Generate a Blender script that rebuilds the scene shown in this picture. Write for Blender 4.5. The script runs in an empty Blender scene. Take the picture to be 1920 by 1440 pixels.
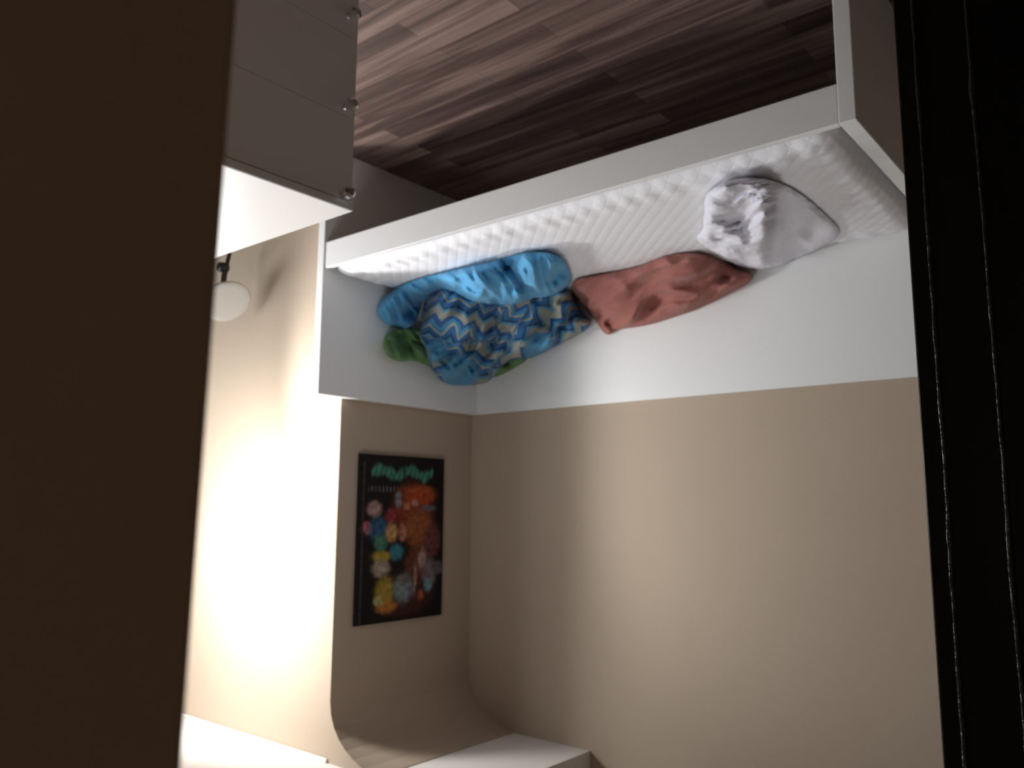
import bpy, bmesh, math, random
import numpy as np
from mathutils import Vector, Matrix, noise

sc = bpy.context.scene
C = sc.collection

# ------------------------------------------------------------------ camera
F_PX, PITCH, ROLL, YAW = 1542.45, 0.14713, 0.00677, 0.88240
CAM = np.array([-2.62755, -2.89571, 1.43470])
fw0 = np.array([math.cos(YAW), math.sin(YAW), 0.0])
RT = np.array([math.sin(YAW), -math.cos(YAW), 0.0])
FW = fw0*math.cos(PITCH) - np.array([0, 0, 1])*math.sin(PITCH)
UP = fw0*math.sin(PITCH) + np.array([0, 0, 1])*math.cos(PITCH)
cr, sr = math.cos(ROLL), math.sin(ROLL)
# the phone was held upside down: camera right / up are the turned axes
c_right = -(cr*RT + sr*UP)
c_up = (sr*RT - cr*UP)
cd = bpy.data.cameras.new('camera')
cam = bpy.data.objects.new('camera', cd)
C.objects.link(cam)
m = Matrix.Identity(4)
for i in range(3):
    m[i][0], m[i][1], m[i][2], m[i][3] = c_right[i], c_up[i], -FW[i], CAM[i]
cam.matrix_world = m
cd.sensor_width = 36.0
cd.lens = F_PX*36.0/1920.0
cd.clip_start = 0.02
cd.dof.use_dof = True
cd.dof.focus_distance = 0.95
cd.dof.aperture_fstop = 8.8
sc.camera = cam

# ------------------------------------------------------------------ light
w = bpy.data.worlds.new('world'); sc.world = w; w.use_nodes = True
w.node_tree.nodes['Background'].inputs[0].default_value = (1.0, 0.90, 0.78, 1)
w.node_tree.nodes['Background'].inputs[1].default_value = 0.006

def lamp(name, kind, loc, energy, color, size, aim=None):
    l = bpy.data.lights.new(name, kind); o = bpy.data.objects.new(name, l)
    l.energy = energy; l.color = color
    if kind == 'AREA': l.shape = 'RECTANGLE'; l.size, l.size_y = size
    else: l.shadow_soft_size = size
    o.location = loc
    if aim is not None:
        o.rotation_euler = (Vector(aim)-Vector(loc)).to_track_quat('-Z', 'Y').to_euler()
    C.objects.link(o); return o

def spot(name, loc, energy, color, radius, aim, deg, blend):
    o = lamp(name, 'SPOT', loc, energy, color, radius, aim)
    o.data.spot_size = math.radians(deg); o.data.spot_blend = blend; return o
LAMP = (0.46, -1.28, 1.63)
# a standing lamp just hidden behind the near wall, and the daylight of the windows on that side of the room
spot('lamp_wall_light', LAMP, 68, (1.0, 0.98, 0.95), 0.12, (0.72, 0.0, 1.75), 156, 0.45)
spot('lamp_room_light', (LAMP[0], LAMP[1], 1.22), 50, (1.0, 0.98, 0.98), 0.07, (-1.2, -0.70, 0.45), 116, 0.5)
lamp('window_daylight', 'AREA', (1.35, -2.45, 1.35), 36, (0.90, 0.96, 1.0), (1.7, 0.7), (-0.9, -0.3, 0.8))
lamp('ceiling_lamp', 'AREA', (-1.1, -2.0, 2.37), 13, (0.95, 0.97, 1.0), (0.6, 0.6), (-1.1, -2.0, 0))  # unseen overhead light, added to brighten floor, mattress and chest top
lamp('hall_lamp', 'POINT', (-2.62, -3.95, 1.5), 1.5, (1.0, 0.88, 0.75), 0.05)  # added fill that lifts the dark near wall; no fixture stands there

sc.view_settings.view_transform = 'Standard'
sc.view_settings.look = 'None'
sc.view_settings.gamma = 1
sc.view_settings.use_curve_mapping = False
sc.view_settings.exposure = 0.0

# ------------------------------------------------------------------ materials
def mat(name, col, rough=0.6, metal=0.0, bump=0.0, bscale=40, var=0.0, vscale=3, spec=0.5, sheen=0):
    m = bpy.data.materials.new(name); m.use_nodes = True
    nt = m.node_tree; b = nt.nodes['Principled BSDF']
    b.inputs['Base Color'].default_value = (*col, 1)
    b.inputs['Roughness'].default_value = rough
    b.inputs['Metallic'].default_value = metal
    b.inputs['Specular IOR Level'].default_value = spec
    if sheen: b.inputs['Sheen Weight'].default_value = sheen
    tc = nt.nodes.new('ShaderNodeTexCoord')
    if var:
        n = nt.nodes.new('ShaderNodeTexNoise'); n.inputs['Scale'].default_value = vscale
        nt.links.new(tc.outputs['Object'], n.inputs['Vector'])
        r = nt.nodes.new('ShaderNodeMixRGB')
        r.inputs[1].default_value = (*[c*(1-var) for c in col], 1)
        r.inputs[2].default_value = (*[min(1, c*(1+var)) for c in col], 1)
        nt.links.new(n.outputs[0], r.inputs[0]); nt.links.new(r.outputs[0], b.inputs['Base Color'])
    if bump:
        n = nt.nodes.new('ShaderNodeTexNoise'); n.inputs['Scale'].default_value = bscale
        n.inputs['Detail'].default_value = 4
        nt.links.new(tc.outputs['Object'], n.inputs['Vector'])
        bp = nt.nodes.new('ShaderNodeBump'); bp.inputs['Strength'].default_value = bump
        bp.inputs['Distance'].default_value = 0.01
        nt.links.new(n.outputs[0], bp.inputs['Height']); nt.links.new(bp.outputs[0], b.inputs['Normal'])
    return m

M = {}
M['wall'] = mat('beige_wall_paint', (0.46, 0.37, 0.285), 0.85, bump=0.05, bscale=180, var=0.03, spec=0.2)
M['ceil'] = mat('white_ceiling_paint', (0.80, 0.77, 0.73), 0.9, bump=0.05, bscale=120, spec=0.2)
M['white'] = mat('white_lacquer', (0.80, 0.80, 0.79), 0.42, bump=0.02, bscale=30)
M['hall'] = mat('hall_wall_paint', (0.50, 0.38, 0.28), 0.9, bump=0.05, bscale=120, spec=0.15)
M['black'] = mat('black_gloss_paint', (0.006, 0.005, 0.005), 0.30, bump=0.12, bscale=25, spec=0.12)
M['blackbead'] = mat('black_bead_paint', (0.02, 0.018, 0.018), 0.18, bump=0.4, bscale=60)
M['chrome'] = mat('chrome', (0.75, 0.76, 0.80), 0.12, metal=1.0)
M['darkmetal'] = mat('dark_metal', (0.03, 0.028, 0.026), 0.35, metal=0.4)
M['shade'] = mat('white_plastic', (0.60, 0.60, 0.58), 0.5)
M['slat'] = mat('pine_slats', (0.45, 0.33, 0.2), 0.7, var=0.1)

def fabric(name, col, var=0.12, bump=0.35, bscale=90):
    return mat(name, col, 0.95, bump=bump, bscale=bscale, var=var, vscale=9, spec=0.1, sheen=0.15)
M['blue'] = fabric('sky_blue_cotton', (0.10, 0.36, 0.62))
M['green'] = fabric('green_cotton', (0.13, 0.25, 0.10), 0.4)
M['pink'] = fabric('dusty_rose_cotton', (0.37, 0.145, 0.12), 0.08)
M['shirt'] = fabric('white_lavender_cotton', (0.80, 0.79, 0.86), 0.04)

def floor_mat():
    m = bpy.data.materials.new('dark_wood_planks'); m.use_nodes = True
    nt = m.node_tree; N = nt.nodes; L = nt.links; b = N['Principled BSDF']
    tc = N.new('ShaderNodeTexCoord')
    br = N.new('ShaderNodeTexBrick'); br.offset = 0.37; br.offset_frequency = 2
    br.inputs['Color1'].default_value = (0.0, 0.0, 0.0, 1); br.inputs['Color2'].default_value = (1, 1, 1, 1)
    br.inputs['Mortar'].default_value = (0.15, 0.15, 0.15, 1)
    br.inputs['Scale'].default_value = 1.0; br.inputs['Mortar Size'].default_value = 0.0015
    br.inputs['Brick Width'].default_value = 0.9; br.inputs['Row Height'].default_value = 0.09
    L.new(tc.outputs['Object'], br.inputs['Vector'])
    mp = N.new('ShaderNodeMapping'); mp.inputs['Scale'].default_value = (0.8, 13, 1)
    L.new(tc.outputs['Object'], mp.inputs['Vector'])
    no = N.new('ShaderNodeTexNoise'); no.inputs['Scale'].default_value = 1.6; no.inputs['Detail'].default_value = 6
    no.inputs['Distortion'].default_value = 0.6
    L.new(mp.outputs[0], no.inputs['Vector'])
    mx = N.new('ShaderNodeMixRGB'); mx.inputs[0].default_value = 0.74
    L.new(br.outputs['Color'], mx.inputs[1]); L.new(no.outputs[0], mx.inputs[2])
    rp = N.new('ShaderNodeValToRGB'); e = rp.color_ramp.elements
    e[0].position = 0.26; e[0].color = (0.028, 0.016, 0.014, 1)
    e[1].position = 0.72; e[1].color = (0.33, 0.225, 0.19, 1)
    k = rp.color_ramp.elements.new(0.48); k.color = (0.105, 0.065, 0.054, 1)
    L.new(mx.outputs[0], rp.inputs[0]); L.new(rp.outputs[0], b.inputs['Base Color'])
    b.inputs['Roughness'].default_value = 0.5
    bp = N.new('ShaderNodeBump'); bp.inputs['Strength'].default_value = 0.2; bp.inputs['Distance'].default_value = 0.003
    L.new(mx.outputs[0], bp.inputs['Height']); L.new(bp.outputs[0], b.inputs['Normal'])
    return m
M['floor'] = floor_mat()

def mattress_mat():
    m = mat('quilted_white_cover', (0.90, 0.895, 0.92), 0.9, spec=0.15)
    nt = m.node_tree; N = nt.nodes; L = nt.links; b = N['Principled BSDF']
    tc = N.new('ShaderNodeTexCoord'); sp = N.new('ShaderNodeSeparateXYZ'); L.new(tc.outputs['Object'], sp.inputs[0])
    def mth(op, a, bb=None):
        n = N.new('ShaderNodeMath'); n.operation = op
        for i, q in enumerate((a, bb)):
            if q is None: continue
            if isinstance(q, (int, float)): n.inputs[i].default_value = q
            else: L.new(q, n.inputs[i])
        return n.outputs[0]
    x, y = sp.outputs[0], sp.outputs[1]
    a = mth('ABSOLUTE', mth('SINE', mth('MULTIPLY', mth('ADD', x, y), 62)))
    c = mth('ABSOLUTE', mth('SINE', mth('MULTIPLY', mth('SUBTRACT', x, y), 62)))
    h = mth('POWER', mth('MULTIPLY', a, c), 0.5)
    bp = N.new('ShaderNodeBump'); bp.inputs['Strength'].default_value = 0.26; bp.inputs['Distance'].default_value = 0.005
    L.new(h, bp.inputs['Height']); L.new(bp.outputs[0], b.inputs['Normal'])
    return m
M['mattress'] = mattress_mat()

def chevron_mat():
    m = fabric('blue_zigzag_cotton', (0.3, 0.5, 0.7))
    nt = m.node_tree; N = nt.nodes; L = nt.links; b = N['Principled BSDF']
    def mth(op, a, bb=None, cc=None):
        n = N.new('ShaderNodeMath'); n.operation = op
        for i, q in enumerate((a, bb, cc)):
            if q is None: continue
            if isinstance(q, (int, float)): n.inputs[i].default_value = q
            else: L.new(q, n.inputs[i])
        return n.outputs[0]
    uv = N.new('ShaderNodeUVMap'); uv.uv_map = 'weave'
    sp = N.new('ShaderNodeSeparateXYZ'); L.new(uv.outputs[0], sp.inputs[0])
    zig = mth('MULTIPLY', mth('PINGPONG', mth('MULTIPLY', sp.outputs[0], 1.0), 0.0375), 0.9)
    v = mth('FRACT', mth('MULTIPLY', mth('ADD', sp.outputs[1], zig), 8.6))
    rp = N.new('ShaderNodeValToRGB'); rp.color_ramp.interpolation = 'CONSTANT'
    cols = [(0.0, (0.30, 0.31, 0.27)), (0.26, (0.02, 0.095, 0.25)), (0.40, (0.055, 0.21, 0.38)),
            (0.55, (0.30, 0.31, 0.27)), (0.63, (0.03, 0.12, 0.29)), (0.80, (0.015, 0.06, 0.13)), (0.90, (0.075, 0.25, 0.42))]
    e = rp.color_ramp.elements
    e[0].position = 0; e[0].color = (*cols[0][1], 1); e[1].position = cols[1][0]; e[1].color = (*cols[1][1], 1)
    for p_, c_ in cols[2:]:
        k = e.new(p_); k.color = (*c_, 1)
    L.new(v, rp.inputs[0])
    at = N.new('ShaderNodeAttribute'); at.attribute_name = 'plain'
    mx = N.new('ShaderNodeMixRGB'); L.new(at.outputs['Fac'], mx.inputs[0])
    L.new(rp.outputs[0], mx.inputs[1]); mx.inputs[2].default_value = (0.085, 0.29, 0.48, 1)
    L.new(mx.outputs[0], b.inputs['Base Color'])
    return m
M['chevron'] = chevron_mat()

def poster_mat():
    m = bpy.data.materials.new('printed_poster'); m.use_nodes = True
    nt = m.node_tree; b = nt.nodes['Principled BSDF']
    at = nt.nodes.new('ShaderNodeAttribute'); at.attribute_name = 'print'
    nt.links.new(at.outputs['Color'], b.inputs['Base Color']); b.inputs['Roughness'].default_value = 0.5
    b.inputs['Specular IOR Level'].default_value = 0.2
    return m
M['print'] = poster_mat()
M['posteredge'] = mat('poster_black_edge', (0.012, 0.011, 0.012), 0.6, spec=0.2)

# ------------------------------------------------------------------ helpers
def link(name, bm, material, parent=None, smooth=False, bevel=0.0):
    me = bpy.data.meshes.new(name)
    bmesh.ops.recalc_face_normals(bm, faces=bm.faces)
    bm.to_mesh(me); bm.free()
    me.materials.append(material)
    o = bpy.data.objects.new(name, me); C.objects.link(o)
    if smooth:
        for p in me.polygons: p.use_smooth = True
    if bevel:
        md = o.modifiers.new('bevel', 'BEVEL'); md.width = bevel; md.segments = 3; md.limit_method = 'ANGLE'
        for p in me.polygons: p.use_smooth = True
        wn = o.modifiers.new('wn', 'WEIGHTED_NORMAL')
    if parent is not None:
        o.parent = parent
        o.matrix_parent_inverse = Matrix.Translation(parent.location).inverted()
    return o

def box(bm, x0, x1, y0, y1, z0, z1):
    vs = [bm.verts.new((x, y, z)) for x in (x0, x1) for y in (y0, y1) for z in (z0, z1)]
    for f in ((0, 1, 3, 2), (4, 6, 7, 5), (0, 4, 5, 1), (2, 3, 7, 6), (0, 2, 6, 4), (1, 5, 7, 3)):
        bm.faces.new([vs[i] for i in f])
    return bm

def bx(name, dims, material, parent=None, bevel=0.0):
    return link(name, box(bmesh.new(), *dims), material, parent, bevel=bevel)

def prism_y(profile, y0, y1):
    bm = bmesh.new()
    a = [bm.verts.new((x, y0, z)) for x, z in profile]; b = [bm.verts.new((x, y1, z)) for x, z in profile]
    n = len(profile)
    for i in range(n): bm.faces.new((a[i], a[(i+1) % n], b[(i+1) % n], b[i]))
    bm.faces.new(a); bm.faces.new(b[::-1]); return bm

def lathe(profile, loc, axis=(0, 0, 1), seg=32):
    bm = bmesh.new(); rings = []
    q = Vector((0, 0, 1)).rotation_difference(Vector(axis))
    for r, z in profile:
        if r < 1e-6: rings.append([bm.verts.new(Vector(loc)+q @ Vector((0, 0, z)))])
        else: rings.append([bm.verts.new(Vector(loc)+q @ Vector((r*math.cos(a), r*math.sin(a), z)))
                            for a in [2*math.pi*i/seg for i in range(seg)]])
    for A, B in zip(rings, rings[1:]):
        for i in range(seg):
            j = (i+1) % seg
            if len(A) == 1 and len(B) == 1: continue
            if len(A) == 1: bm.faces.new((A[0], B[i], B[j]))
            elif len(B) == 1: bm.faces.new((A[i], A[j], B[0]))
            else: bm.faces.new((A[i], A[j], B[j], B[i]))
    return bm

def tube(bm, pts, r, seg=12):
    pts = [Vector(p) for p in pts]; rings = []
    for i, p in enumerate(pts):
        d = (pts[min(i+1, len(pts)-1)]-pts[max(i-1, 0)]).normalized()
        a = d.orthogonal().normalized(); b = d.cross(a)
        rr = r[i] if isinstance(r, (list, tuple)) else r
        rings.append([bm.verts.new(p+a*rr*math.cos(t)+b*rr*math.sin(t)) for t in [2*math.pi*k/seg for k in range(seg)]])
    for A, B in zip(rings, rings[1:]):
        # match seams
        off = min(range(seg), key=lambda s: (A[0].co-B[s].co).length)
        for i in range(seg):
            bm.faces.new((A[i], A[(i+1) % seg], B[(i+1+off) % seg], B[(i+off) % seg]))
    bm.faces.new(rings[0]); bm.faces.new(rings[-1][::-1]); return bm

def thing(name, label, cat, loc=(0, 0, 0), group=None):
    o = bpy.data.objects.new(name, None); C.objects.link(o); o.location = loc
    o['label'] = label; o['category'] = cat
    if group: o['group'] = group
    return o

def tag(o, label, cat, group=None):
    o['label'] = label; o['category'] = cat
    if group: o['group'] = group
    return o

def struct(o, label):
    o['kind'] = 'structure'; o['label'] = label; o['category'] = label.split('|')[0] if '|' in label else o.name.split('_')[0]
    return o

# ------------------------------------------------------------------ room shell
WY = -0.786          # plane of the bright wall right of the alcove
struct(bx('floor', (-4.6, 3.2, -4.6, 0.12, -0.06, 0.0), M['floor']), 'dark reddish-brown wood plank floor under and in front of the bed')
struct(bx('wall_back', (-4.6, 0.0, 0.0, 0.12, 0.0, 2.9), M['wall']), 'beige painted wall behind the long side of the bed')
cove = [(0, 0), (0, 2.18), (-0.008, 2.23), (-0.030, 2.275), (-0.062, 2.312), (-0.10, 2.342), (-0.145, 2.366), (-0.20, 2.387),
        (-0.266, 2.402), (-0.266, 2.46), (3.2, 2.46), (3.2, 0)]
wr = link('wall_right', prism_y(cove, 0.0, WY), M['wall'])
struct(wr, 'beige wall carrying the poster, coved at the top, its outer face brightly lit')
struct(bx('ceiling', (-0.665, 3.2, -4.6, 0.0, 2.405, 2.9), M['ceil']), 'white lower ceiling with its stepped edge above the bed')
struct(bx('ceiling', (-4.6, -0.665, -4.6, 0.0, 2.9, 3.0), M['ceil']), 'white higher ceiling over the near end of the bed')
struct(bx('trim_1', (0.0, 3.0, WY-0.010, WY-0.0003, 2.388, 2.4045), M['ceil'], bevel=0.006), 'slim white cornice strip along the top of the bright wall')
struct(bx('wall_far', (3.0, 3.2, -4.6, WY, 0.0, 2.405), M['wall']), 'beige end wall')
struct(bx('wall_front', (-4.6, 3.0, -4.6, -4.5, 0.0, 2.9), M['wall']), 'beige wall opposite the bed')
struct(bx('wall_left', (-4.8, -4.6, -4.6, 0.12, 0.0, 2.9), M['wall']), 'beige wall behind the camera')
# near wall beside the doorway the photo is taken through (dark, out of focus)
def near_wall():
    bm = bmesh.new(); k = 0.012   # the edge leans a touch
    for x in (-2.41, -2.33):
        for y in (-4.5, -2.7682):
            for z in (0.0, 2.4): bm.verts.new((x, y+(k*(1.43-z) if y > -3 else 0), z))
    bm.verts.ensure_lookup_table()
    for f in ((0, 1, 3, 2), (4, 6, 7, 5), (0, 4, 5, 1), (2, 3, 7, 6), (0, 2, 6, 4), (1, 5, 7, 3)): bm.faces.new([bm.verts[i] for i in f])
    return link('wall_near', bm, M['hall'], bevel=0.004)
struct(near_wall(), 'dark brown near wall edge filling the left of the photo')
# black door leaf on the other side
YD = -2.03
door = bpy.data.objects.new('door_1', None); C.objects.link(door); door.location = (-2.6, YD, 0)
struct(door, 'black glossy door edge filling the right of the photo')
def azx(px_az, y): return CAM[0] + (y-CAM[1])/math.tan(math.radians(px_az))
xe = azx(77.05, YD)
bx('door_leaf', (-3.3, xe, YD, YD+0.04, 0.0, 2.9), M['black'], door, bevel=0.003)
bx('door_panel', (-3.3, azx(81.5, YD), YD-0.012, YD-0.0002, 0.0, 2.9), M['black'], door, bevel=0.003)
def bead(xc, yc, r, seed):
    bm = bmesh.new(); pts = []; rs = []
    n = 420
    for i in range(n):
        z = 0.35+2.1*i/(n-1)
        j = noise.noise(Vector((seed, z*9, 0)))*0.0012 + noise.noise(Vector((seed+5, z*40, 0)))*0.0006
        k = noise.noise(Vector((seed+9, z*14, 0)))
        pts.append((xc+j, yc, z)); rs.append(r*(1+0.35*k+(1.2 if k > 0.48 else 0)*(k-0.48)*4))
    return tube(bm, pts, rs, 10)
link('door_bead', bead(azx(78.25, YD), YD-0.0005, 0.0022, 1.3), M['blackbead'], door, smooth=True)
link('door_bead', bead(azx(81.35, YD-0.012), YD-0.0125, 0.0018, 7.7), M['blackbead'], door, smooth=True)

# ------------------------------------------------------------------ bed
W = 0.932; ZT = 1.010; ZR = 0.508; ZB = 0.401; XN = -2.08; TF = 0.045
bed = thing('bed', 'white lacquered single bed with a high back panel and footboard along the beige wall', 'bed', (XN/2, -W/2, 0))
bx('back_panel', (XN, -TF, -0.020, -0.001, 0.10, ZT), M['white'], bed, bevel=0.002)
bx('footboard', (-TF, -0.003, -W-0.004, -0.001, 0.0, ZT), M['white'], bed, bevel=0.004)
bx('headboard', (XN, XN+0.042, -W, -0.0205, 0.0, ZR), M['white'], bed, bevel=0.003)
bx('side_rail', (XN+0.0425, -TF-0.0005, -W+0.002, -W+0.024, ZB, ZR-0.001), M['white'], bed, bevel=0.003)
bx('rear_rail', (XN+0.0425, -TF-0.0005, -0.045, -0.0205, 0.32, 0.404), M['white'], bed, bevel=0.002)
for k in range(12):
    x = XN+0.12+k*0.163
    bx('slat', (x, x+0.07, -W+0.0245, -0.0455, 0.405, 0.420), M['slat'], bed, bevel=0.002)

# mattress : rounded box, puckered along its edges, resting on the slats
MX0, MX1, MY0, MY1, MZ0, MZ1 = XN+0.070, -TF-0.006, -W+0.030, -0.026, 0.4215, 0.530
def mattress_mesh():
    bm = bmesh.new()
    nx, ny, nz = 260, 90, 10
    def pos(u, v, s):
        # u,v in 0..1 on top/bottom ; s = 1 top
        return None
    R = 0.050
    def rnd(x, y, z):
        # pull a box point onto a rounded box
        cx = min(max(x, MX0+R), MX1-R); cy = min(max(y, MY0+R), MY1-R); cz = min(max(z, MZ0+R), MZ1-R)
        d = Vector((x-cx, y-cy, z-cz))
        if d.length < 1e-9: return Vector((x, y, z)), d
        n = d.normalized(); return Vector((cx, cy, cz))+n*R, n
    def ease(t): return t
    grid = {}
    def v(x, y, z):
        key = (round(x, 5), round(y, 5), round(z, 5))
        if key not in grid:
            p, n = rnd(x, y, z)
            ex = min(x-MX0, MX1-x); ey = min(y-MY0, MY1-y)
            e = min(ex, ey)
            edge = math.exp(-((e-0.055)/0.05)**2)
            along = x if ey < ex else y
            pk = (0.5+0.5*math.sin(along*2*math.pi/0.078+1.8*noise.noise(Vector((along*5, 3, 0)))))
            amp = 0.0075*edge*(0.6+0.6*noise.noise(Vector((x*7, y*7, 1))))
            side = 1 if z > MZ0+0.02 else 0
            p = p+(n if n.length else Vector((0, 0, 1)))*(amp*(pk-1.0))*side
            if z >= MZ1-1e-6: p.z += 0.004*noise.noise(Vector((x*4, y*4, 5)))-0.001
            grid[key] = bm.verts.new(p)
        return grid[key]
    xs = [MX0+(MX1-MX0)*i/nx for i in range(nx+1)]; ys = [MY0+(MY1-MY0)*i/ny for i in range(ny+1)]
    zs = [MZ0+(MZ1-MZ0)*i/nz for i in range(nz+1)]
    for i in range(nx):
        for j in range(ny):
            for z in (MZ0, MZ1): bm.faces.new((v(xs[i], ys[j], z), v(xs[i+1], ys[j], z), v(xs[i+1], ys[j+1], z), v(xs[i], ys[j+1], z)))
        for k in range(nz):
            for y in (MY0, MY1): bm.faces.new((v(xs[i], y, zs[k]), v(xs[i+1], y, zs[k]), v(xs[i+1], y, zs[k+1]), v(xs[i], y, zs[k+1])))
    for j in range(ny):
        for k in range(nz):
            for x in (MX0, MX1): bm.faces.new((v(x, ys[j], zs[k]), v(x, ys[j+1], zs[k]), v(x, ys[j+1], zs[k+1]), v(x, ys[j], zs[k+1])))
    return bm
mt = link('mattress', mattress_mesh(), M['mattress'], smooth=True)
tag(mt, 'white quilted mattress with a puckered edge lying in the bed frame', 'mattress')

# ------------------------------------------------------------------ clothes heap
# Each garment is a closed, folded volume that lies on the mattress and leans on the back panel.
STEP = 3
GX0, GX1, GY0, GY1 = 640, 1700, 280, 760
gx = np.arange(GX0, GX1+1, STEP); gy = np.arange(GY0, GY1+1, STEP)
PX, PY = np.meshgrid(gx, gy)
def dirs(px, py):
    X = (px-960)/F_PX; Y = -(py-720)/F_PX
    return FW[None, None, :]+X[..., None]*c_right+Y[..., None]*c_up
D = dirs(PX.astype(float), PY.astype(float))
T0 = np.minimum.reduce([(MZ1+0.005-CAM[2])/D[..., 2], (-0.0215-CAM[1])/D[..., 1], (-TF-0.002-CAM[0])/D[..., 0]])
DEPTH = T0.copy()

def inside(poly, x, y):
    r = np.zeros(x.shape, bool); n = len(poly); j = n-1
    for i in range(n):
        xi, yi = poly[i]; xj, yj = poly[j]
        c = ((yi > y) != (yj > y)) & (x < (xj-xi)*(y-yi)/((yj-yi) if yj != yi else 1e-9)+xi)
        r ^= c; j = i
    return r
def dist_poly(poly, x, y):
    best = np.full(x.shape, 1e9); bxp = x.copy(); byp = y.copy(); n = len(poly)
    for i in range(n):
        ax, ay = poly[i]; bx_, by_ = poly[(i+1) % n]
        dx, dy = bx_-ax, by_-ay
        t = np.clip(((x-ax)*dx+(y-ay)*dy)/(dx*dx+dy*dy+1e-9), 0, 1)
        qx, qy = ax+t*dx, ay+t*dy; d = np.hypot(x-qx, y-qy); k = d < best
        best[k] = d[k]; bxp[k] = qx[k]; byp[k] = qy[k]
    return best, bxp, byp
def smooth_poly(poly, it=2):
    for _ in range(it):
        q = []
        for i in range(len(poly)):
            a = poly[i]; b = poly[(i+1) % len(poly)]
            q += [(a[0]*.75+b[0]*.25, a[1]*.75+b[1]*.25), (a[0]*.25+b[0]*.75, a[1]*.25+b[1]*.75)]
        poly = q
    return poly

def garment(name, poly, material, label, cat, thick=0.10, rim=26, fold=0.022, fdir=20, fwave=26, seed=0, hmul=None, lumps=(), uvrot=0, plain=(), group=None):
    global DEPTH
    poly = smooth_poly(poly)
    x = PX.astype(float); y = PY.astype(float)
    ins = inside(poly, x, y)
    d, qx, qy = dist_poly(poly, x, y)
    keep = ins | (d < STEP*0.55)
    # cells with four kept corners
    base = DEPTH.copy()
    Ti = base.copy()
    inner = ins & (d > STEP)
    for _ in range(1500):
        avg = 0.25*(np.roll(Ti, 1, 0)+np.roll(Ti, -1, 0)+np.roll(Ti, 1, 1)+np.roll(Ti, -1, 1))
        Ti[inner] = avg[inner]
    Ti = np.minimum(Ti, base)
    a = math.radians(fdir); ca, sa = math.cos(a), math.sin(a)
    H = np.zeros_like(Ti)
    idx = np.argwhere(keep)
    for r, c in idx:
        px, py = x[r, c], y[r, c]
        rw = rim*(0.62+0.9*abs(noise.noise(Vector((px/38, py/38, seed+13)))))
        e = min(1.0, d[r, c]/rw) if ins[r, c] else 0
        prof = max(0, 1-(1-e)**2)**0.72
        wx = px+26*noise.noise(Vector((px/90, py/90, seed))); wy = py+26*noise.noise(Vector((px/90, py/90, seed+7)))
        u = wx*ca+wy*sa; v = -wx*sa+wy*ca
        n1 = noise.noise(Vector((u/(fwave*3.6), v/fwave, seed*1.7)))
        n2 = noise.noise(Vector((u/(fwave*1.8), v/(fwave*0.5), seed*1.7+4)))
        n3 = noise.noise(Vector((px/70, py/70, seed+3)))
        n4 = noise.noise(Vector((u/(fwave*2.6), v/(fwave*0.27), seed*2.1+9)))
        f = ((1-abs(n1)*3.0)*1.25*fold + (1-abs(n2)*2.6)*fold*0.75 + (1-abs(n4)*2)*fold*0.22 + n3*thick*0.55)
        h = thick*0.65 + f
        for lx, ly, lr, lh in lumps: h += lh*math.exp(-((px-lx)**2+(py-ly)**2)/lr**2)
        if hmul: h *= hmul(px, py)
        H[r, c] = max(0.004, h)*prof
    T = Ti-H
    T = np.minimum(T, base-0.003)
    bm = bmesh.new(); top = {}; bot = {}
    lay = bm.loops.layers.uv.new('weave'); pl = bm.verts.layers.float.new('plain')
    ca, sa = math.cos(math.radians(uvrot)), math.sin(math.radians(uvrot))
    uvs = {}
    def get(r, c):
        if (r, c) in top: return
        px, py = x[r, c], y[r, c]
        if d[r, c] < STEP*0.75: px, py = qx[r, c], qy[r, c]
        dd = FW+((px-960)/F_PX)*c_right+(-(py-720)/F_PX)*c_up
        top[r, c] = bm.verts.new(CAM+dd*T[r, c]); bot[r, c] = bm.verts.new(CAM+dd*(base[r, c]-0.001))
        wx = px+12*noise.noise(Vector((px/45, py/45, seed+2)))
        wy = py+12*noise.noise(Vector((px/45, py/45, seed+6)))
        if name == 'blanket':
            q1 = noise.noise(Vector((px/60, py/60, 3)))*30
            ang = 12 if (px+q1 < 930 and py < 640+q1) else (-48 if px+0.6*(py-600)+q1 > 985 else 30)
            ca, sa = math.cos(math.radians(ang)), math.sin(math.radians(ang))
        else: ca, sa = 1.0, 0.0
        m_ = max([0]+[1/(1+math.exp((math.hypot(px-lx, py-ly)-lr)*0.5)) for lx, ly, lr in plain])
        top[r, c][pl] = m_
        uvs[top[r, c]] = uvs[bot[r, c]] = ((wx*ca+wy*sa)/500, (-wx*sa+wy*ca)/500)
    faces = set(); R_, C_ = keep.shape; edges = {}
    for r in range(R_-1):
        for c in range(C_-1):
            q = [(r, c), (r, c+1), (r+1, c+1), (r+1, c)]
            q = [k for k in q if keep[k]]
            if len(q) < 3: continue
            for k in q: get(*k)
            try:
                bm.faces.new([top[k] for k in q]); bm.faces.new([bot[k] for k in q][::-1])
            except ValueError: continue
            for i in range(len(q)):
                e = (q[i], q[(i+1) % len(q)]); key = tuple(sorted(e))
                edges[key] = edges.get(key, 0)+1
    for (a_, b_), n in edges.items():
        if n == 1:
            try: bm.faces.new((top[a_], top[b_], bot[b_], bot[a_]))
            except ValueError: pass
    for f in bm.faces:
        for l in f.loops: l[lay].uv = uvs[l.vert]
    DEPTH = np.where(keep, np.minimum(DEPTH, T), DEPTH)
    o = link(name, bm, material, smooth=True)
    tag(o, label, cat, group)
    return o

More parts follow.
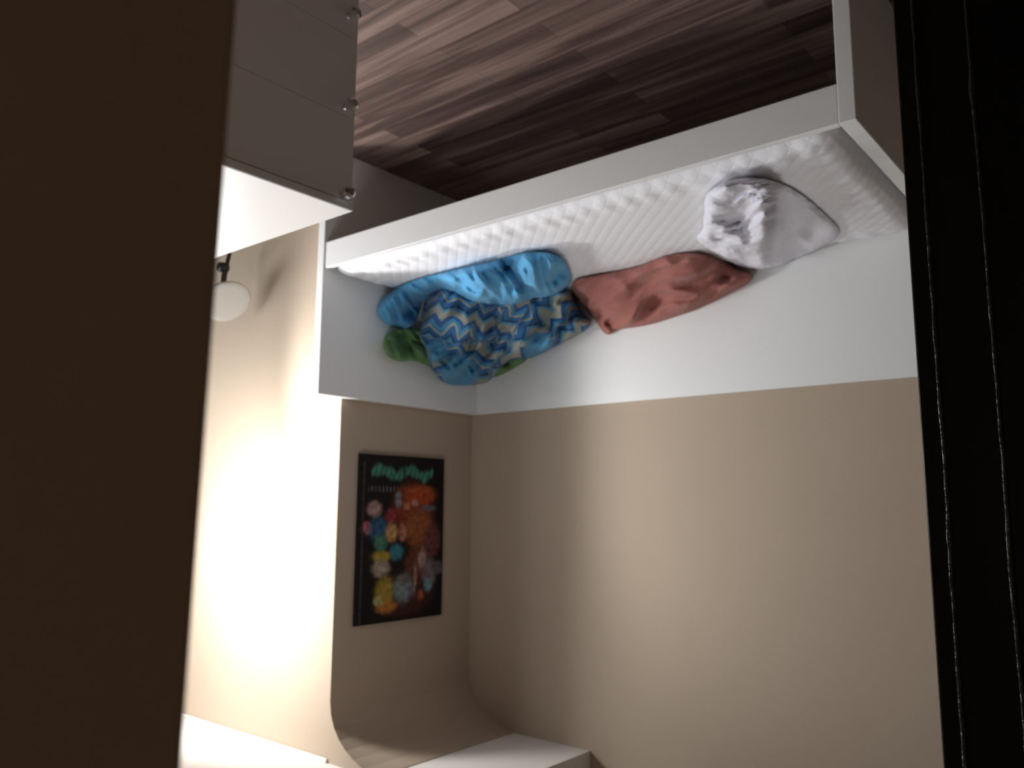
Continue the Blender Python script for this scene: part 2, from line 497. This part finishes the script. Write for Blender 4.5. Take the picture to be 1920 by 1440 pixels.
c4 = lambda L: [(560+a/3.2, 400+b/3.2) for a, b in L]
c5 = lambda L: [(1040+a/2.8235, 200+b/2.8235) for a, b in L]
garment('green_cloth', c4([(500, 800), (525, 715), (640, 680), (800, 700), (1200, 800), (1350, 850), (1395, 868), (1250, 955), (1180, 985), (1080, 1000),
        (960, 1000), (860, 950), (760, 910), (690, 880), (610, 893), (540, 868)]), M['green'],
        'green cloth peeking out from under the blue zigzag blanket near the footboard', 'cloth',
        thick=0.07, rim=14, fold=0.03, fdir=60, fwave=18, seed=3, lumps=((758, 632, 15, -0.09), (764, 650, 12, -0.07), (732, 655, 16, 0.05), (790, 655, 10, 0.03)))
garment('blanket', c4([(830, 455), (1000, 400), (1300, 400), (1610, 440), (1660, 520), (1705, 600), (1765, 655), (1700, 720), (1550, 795),
        (1410, 868), (1340, 872), (1240, 890), (1185, 960), (1130, 1022), (1000, 1034), (880, 1030), (815, 960), (780, 900), (765, 810), (718, 750), (728, 650), (745, 560), (775, 495)]),
        M['chevron'], 'crumpled blanket with blue and cream zigzag pattern heaped against the back panel', 'blanket',
        thick=0.17, rim=34, fold=0.050, fdir=-52, fwave=34, seed=11, uvrot=12,
        lumps=((860, 590, 45, 0.04), (980, 640, 40, 0.03), (930, 600, 18, -0.03), (937, 572, 12, -0.05), (928, 592, 12, -0.05), (918, 612, 12, -0.05), (1048, 562, 12, -0.06), (1036, 582, 12, -0.06), (1020, 606, 12, -0.05), (1004, 628, 12, -0.04), (1072, 596, 12, -0.05), (1060, 616, 12, -0.04), (842, 665, 11, -0.05), (832, 690, 11, -0.04), (880, 640, 12, -0.03)),
        plain=((863, 700, 34), (820, 660, 20), (1010, 650, 26)))
garment('fitted_sheet', c4([(462, 600), (475, 535), (540, 478), (620, 428), (750, 383), (900, 348), (1050, 312), (1190, 280), (1300, 247), (1400, 228),
        (1530, 236), (1605, 290), (1645, 400), (1612, 450), (1500, 500), (1400, 508), (1300, 548), (1150, 548), (1000, 515), (920, 455), (830, 455),
        (775, 495), (730, 560), (715, 640), (670, 690), (600, 690), (520, 668)]), M['blue'],
        'sky blue bed sheet bundled into a long roll at the front of the clothes heap', 'sheet',
        thick=0.12, rim=26, fold=0.034, fdir=62, fwave=30, seed=21,
        lumps=((765, 585, 18, -0.12), (785, 572, 12, -0.08), (953, 490, 11, -0.13), (948, 506, 8, -0.06), (1010, 505, 26, 0.05), (1046, 512, 13, -0.12), (1040, 528, 9, -0.07), (900, 530, 34, 0.05), (862, 540, 9, -0.07), (852, 552, 8, -0.06)))
garment('pink_top', c5([(80, 960), (105, 912), (250, 888), (400, 858), (490, 828), (560, 797), (650, 778), (750, 773), (830, 788), (880, 818), (950, 848),
        (1035, 875), (1055, 910), (1000, 952), (900, 1002), (780, 1062), (640, 1112), (500, 1157), (400, 1172), (320, 1182), (290, 1212), (258, 1198), (228, 1150), (180, 1090), (125, 1030)]),
        M['pink'], 'dusty rose pink garment lying crumpled between the blue heap and the white shirt', 'garment',
        thick=0.09, rim=28, fold=0.022, fdir=-28, fwave=30, seed=31, lumps=((1143, 605, 9, -0.09), (1118, 575, 9, -0.05), (1124, 590, 8, -0.05), (1360, 515, 12, -0.05), (1290, 500, 30, 0.02)))
def shirt_mul(px, py):
    t = 1/(1+math.exp(-(px-(1444-0.10*(py-420)))/5.0))
    return 1.0*(1-t)+0.27*t
garment('white_shirt', c5([(745, 692), (788, 650), (785, 600), (795, 560), (790, 480), (838, 428), (920, 388), (1040, 372), (1150, 388), (1250, 428), (1350, 498),
        (1440, 578), (1515, 650), (1492, 702), (1400, 752), (1300, 795), (1200, 845), (1100, 866), (1000, 855), (900, 806), (830, 764), (770, 722)]),
        M['shirt'], 'crumpled white shirt at the near end of the mattress', 'shirt',
        thick=0.13, rim=22, fold=0.028, fdir=-12, fwave=22, seed=41, hmul=shirt_mul, lumps=((1478, 412, 16, -0.10), (1500, 440, 12, 0.08), (1385, 425, 22, -0.03), (1430, 388, 26, 0.09), (1432, 430, 22, 0.08), (1420, 480, 22, 0.03)))

# ------------------------------------------------------------------ poster
PYa, PYb, PZa, PZb = -0.2007, -0.6899, 1.2267, 1.9116
pst = thing('poster', 'dark poster of colourful shapes with a green scrawl, on the wall above the footboard', 'poster', (0, (PYa+PYb)/2, PZa))
bx('backing_board', (-0.016, -0.0006, PYb, PYa, PZa, PZb), M['posteredge'], pst, bevel=0.001)
def poster_print():
    nx, nz = 100, 150; bm = bmesh.new(); cl = bm.verts.layers.float_color.new('print')
    W_, H_ = PYa-PYb, PZb-PZa
    # blobs: position in the picture as the zoomed crop shows it (u right, v down, 0..1), radii, colour
    B = []
    def bl(u, v, ru, rv, c, k=1.0): B.append((u, v, ru, rv, c, k))
    bl(.62, .33, .22, .15, (.30, .05, .02), .8); bl(.70, .24, .18, .06, (.42, .07, .02)); bl(.70, .45, .16, .12, (.32, .10, .03))
    bl(.70, .68, .16, .12, (.16, .05, .03)); bl(.55, .85, .30, .12, (.07, .02, .015)); bl(.86, .52, .10, .10, (.16, .05, .05))
    bl(.54, .31, .04, .022, (.55, .20, .10)); bl(.64, .29, .04, .02, (.5, .25, .2)); bl(.81, .32, .09, .018, (.16, .15, .17))
    bl(.17, .33, .075, .045, (.45, .28, .26)); bl(.10, .44, .06, .035, (.50, .14, .17)); bl(.22, .45, .11, .07, (.03, .10, .20))
    bl(.36, .37, .06, .045, (.30, .04, .05)); bl(.37, .47, .07, .055, (.55, .30, .12)); bl(.50, .47, .045, .05, (.50, .20, .14))
    bl(.25, .53, .07, .05, (.08, .22, .15)); bl(.43, .59, .075, .045, (.05, .22, .32)); bl(.26, .61, .10, .03, (.45, .33, .04))
    bl(.26, .68, .095, .05, (.42, .33, .26)); bl(.31, .82, .10, .085, (.40, .28, .04))
    bl(.33, .91, .11, .035, (.52, .20, .04)); bl(.24, .87, .05, .03, (.42, .40, .16)); bl(.52, .81, .11, .08, (.22, .28, .30))
    bl(.54, .76, .06, .02, (.20, .14, .12)); bl(.74, .64, .05, .06, (.45, .28, .24)); bl(.83, .73, .08, .09, (.20, .16, .20))
    bl(.82, .80, .05, .04, (.18, .32, .36)); bl(.93, .70, .07, .04, (.16, .11, .14)); bl(.73, .86, .035, .03, (.45, .10, .05))
    bl(.44, .27, .035, .05, (.24, .24, .28)); bl(.66, .76, .018, .09, (.42, .22, .18))
    for i in range(nx+1):
        for j in range(nz+1):
            u, v = i/nx, j/nz
            # crop u=0 is the wall's outer end, v=0 the lower edge (the photo is upside down)
            p = (-0.0163, PYb+u*W_, PZa+v*H_)
            c = [.008, .006, .007]
            wu = u+.012*noise.noise(Vector((u*22, v*34, 0))); wv = v+.008*noise.noise(Vector((u*22, v*34, 6)))
            for bu, bv, ru, rv, col, k in B:
                q = ((wu-bu)/ru)**2+((wv-bv)/rv)**2
                a = k/(1+math.exp(min(60, (q-1)*4)))
                c = [c[t]*(1-a)+col[t]*a for t in range(3)]
            # green scrawl band near the lower edge: an abstract jagged mark
            if .12 < u < .86:
                mid = .105+.018*math.sin(u*19)+.02*noise.noise(Vector((u*9, 1, 0)))
                th = .030*(.65+.6*abs(math.sin(u*23)))
                a = 1/(1+math.exp(min(60, (abs(v-mid)-th)/.004))); a *= .45+.55*abs(math.sin(u*55+v*30))
                if abs(u-.50) < .02: a *= .3
                c = [c[t]*(1-a)+(.07, .27, .19)[t]*a for t in range(3)]
            # a row of small pale ticks, left, warmer ones right
            if .09 < u < .87 and abs(v-.205) < .016:
                a = .55*max(0, math.sin(u*150))
                cc = (.25, .25, .27) if u < .42 else (.45, .16, .05)
                c = [c[t]*(1-a)+cc[t]*a for t in range(3)]
            # thin border line
            if abs(u-.045) < .006 and v > .04: c = [.05, .045, .04]
            vt = bm.verts.new(p); mo = 0.85+0.5*noise.noise(Vector((u*26, v*40, 3)))+0.15*noise.noise(Vector((u*60, v*90, 8)))
            vt[cl] = (*[max(0.004, q*mo) for q in c], 1)
    bm.verts.ensure_lookup_table(); n = nz+1
    for i in range(nx):
        for j in range(nz):
            bm.faces.new((bm.verts[i*n+j], bm.verts[i*n+j+1], bm.verts[(i+1)*n+j+1], bm.verts[(i+1)*n+j]))
    return bm
link('printed_sheet', poster_print(), M['print'], pst)

# ------------------------------------------------------------------ chest of drawers
DX, DY, DZ = -1.2587, -1.7848, 0.800
DX1, DY1 = 0.10, -2.52  # unseen far end, lengthened to block low light from the floor
ch = thing('chest_of_drawers', 'white chest of drawers in shadow with shiny knobs, in front of the bed footboard', 'chest of drawers', ((DX+DX1)/2, (DY+DY1)/2, 0))
bx('carcass', (DX+0.022, DX1, DY1, DY-0.002, 0.0, DZ-0.0205), M['white'], ch, bevel=0.002)
bx('top_board', (DX-0.002, DX1, DY1, DY, DZ-0.020, DZ), M['white'], ch, bevel=0.003)
zt = DZ-0.022
for i in range(4):
    h = 0.190 if i < 3 else 0.160
    hh = 0.0
    d_ = bx('drawer', (DX+0.002, DX+0.0215, DY1+0.004, DY-0.003, zt-h+0.0003, zt-0.0003), M['white'], ch)
    kz = (0.770, 0.567, 0.350, 0.15)[i]
    for ky in (DY-0.030, DY1+0.06):
        kb = lathe([(0.0, -0.002), (0.009, -0.002), (0.006, 0.004), (0.006, 0.012), (0.012, 0.016), (0.0155, 0.022), (0.014, 0.029), (0.008, 0.033), (0, 0.0335)],
                   (DX+0.002, ky, kz), (-1, 0, 0), 10)
        k = link('knob', kb, M['chrome'], d_)
        k.matrix_parent_inverse = Matrix.Identity(4)
    zt -= h+0.0005

# ------------------------------------------------------------------ small lamp by the bright wall
LX, LY = 0.62, -0.95
lp = thing('lamp', 'small lamp with a round white head on a dark jointed stand, before the bright wall', 'lamp', (LX, LY, 0))
link('base', lathe([(0, 0), (0.09, 0), (0.09, 0.012), (0.02, 0.022), (0, 0.022)], (LX+0.03, LY, 0.0)), M['darkmetal'], lp, smooth=True)
bm = bmesh.new(); tube(bm, [(LX+0.03, LY, 0.015), (LX+0.03, LY, 0.16), (LX-0.02, LY, 0.27), (LX+0.032, LY, 0.42), (LX+0.027, LY-0.008, 0.505)], [0.010, 0.010, 0.011, 0.013, 0.012])
link('stand', bm, M['darkmetal'], lp, smooth=True)
link('joint', lathe([(0, -0.022), (0.020, -0.022), (0.024, 0), (0.020, 0.022), (0, 0.022)], (LX+0.03, LY-0.01, 0.385), (0, 1, 0)), M['darkmetal'], lp, smooth=True)
hd = Vector((-0.706, -0.05, 0.706)).normalized()
hc = Vector((LX-0.015, LY-0.01, 0.545))
link('lamp_head', lathe([(0, -0.034), (0.05, -0.032), (0.085, -0.02), (0.104, 0.0), (0.106, 0.008), (0.100, 0.014), (0.080, 0.017), (0, 0.020)], hc, hd, 40), M['shade'], lp, smooth=True)
link('collar', lathe([(0, -0.03), (0.04, -0.028), (0.055, -0.005), (0.088, 0.016), (0, 0.016)], hc-hd*0.040, hd, 32), M['darkmetal'], lp, smooth=True)
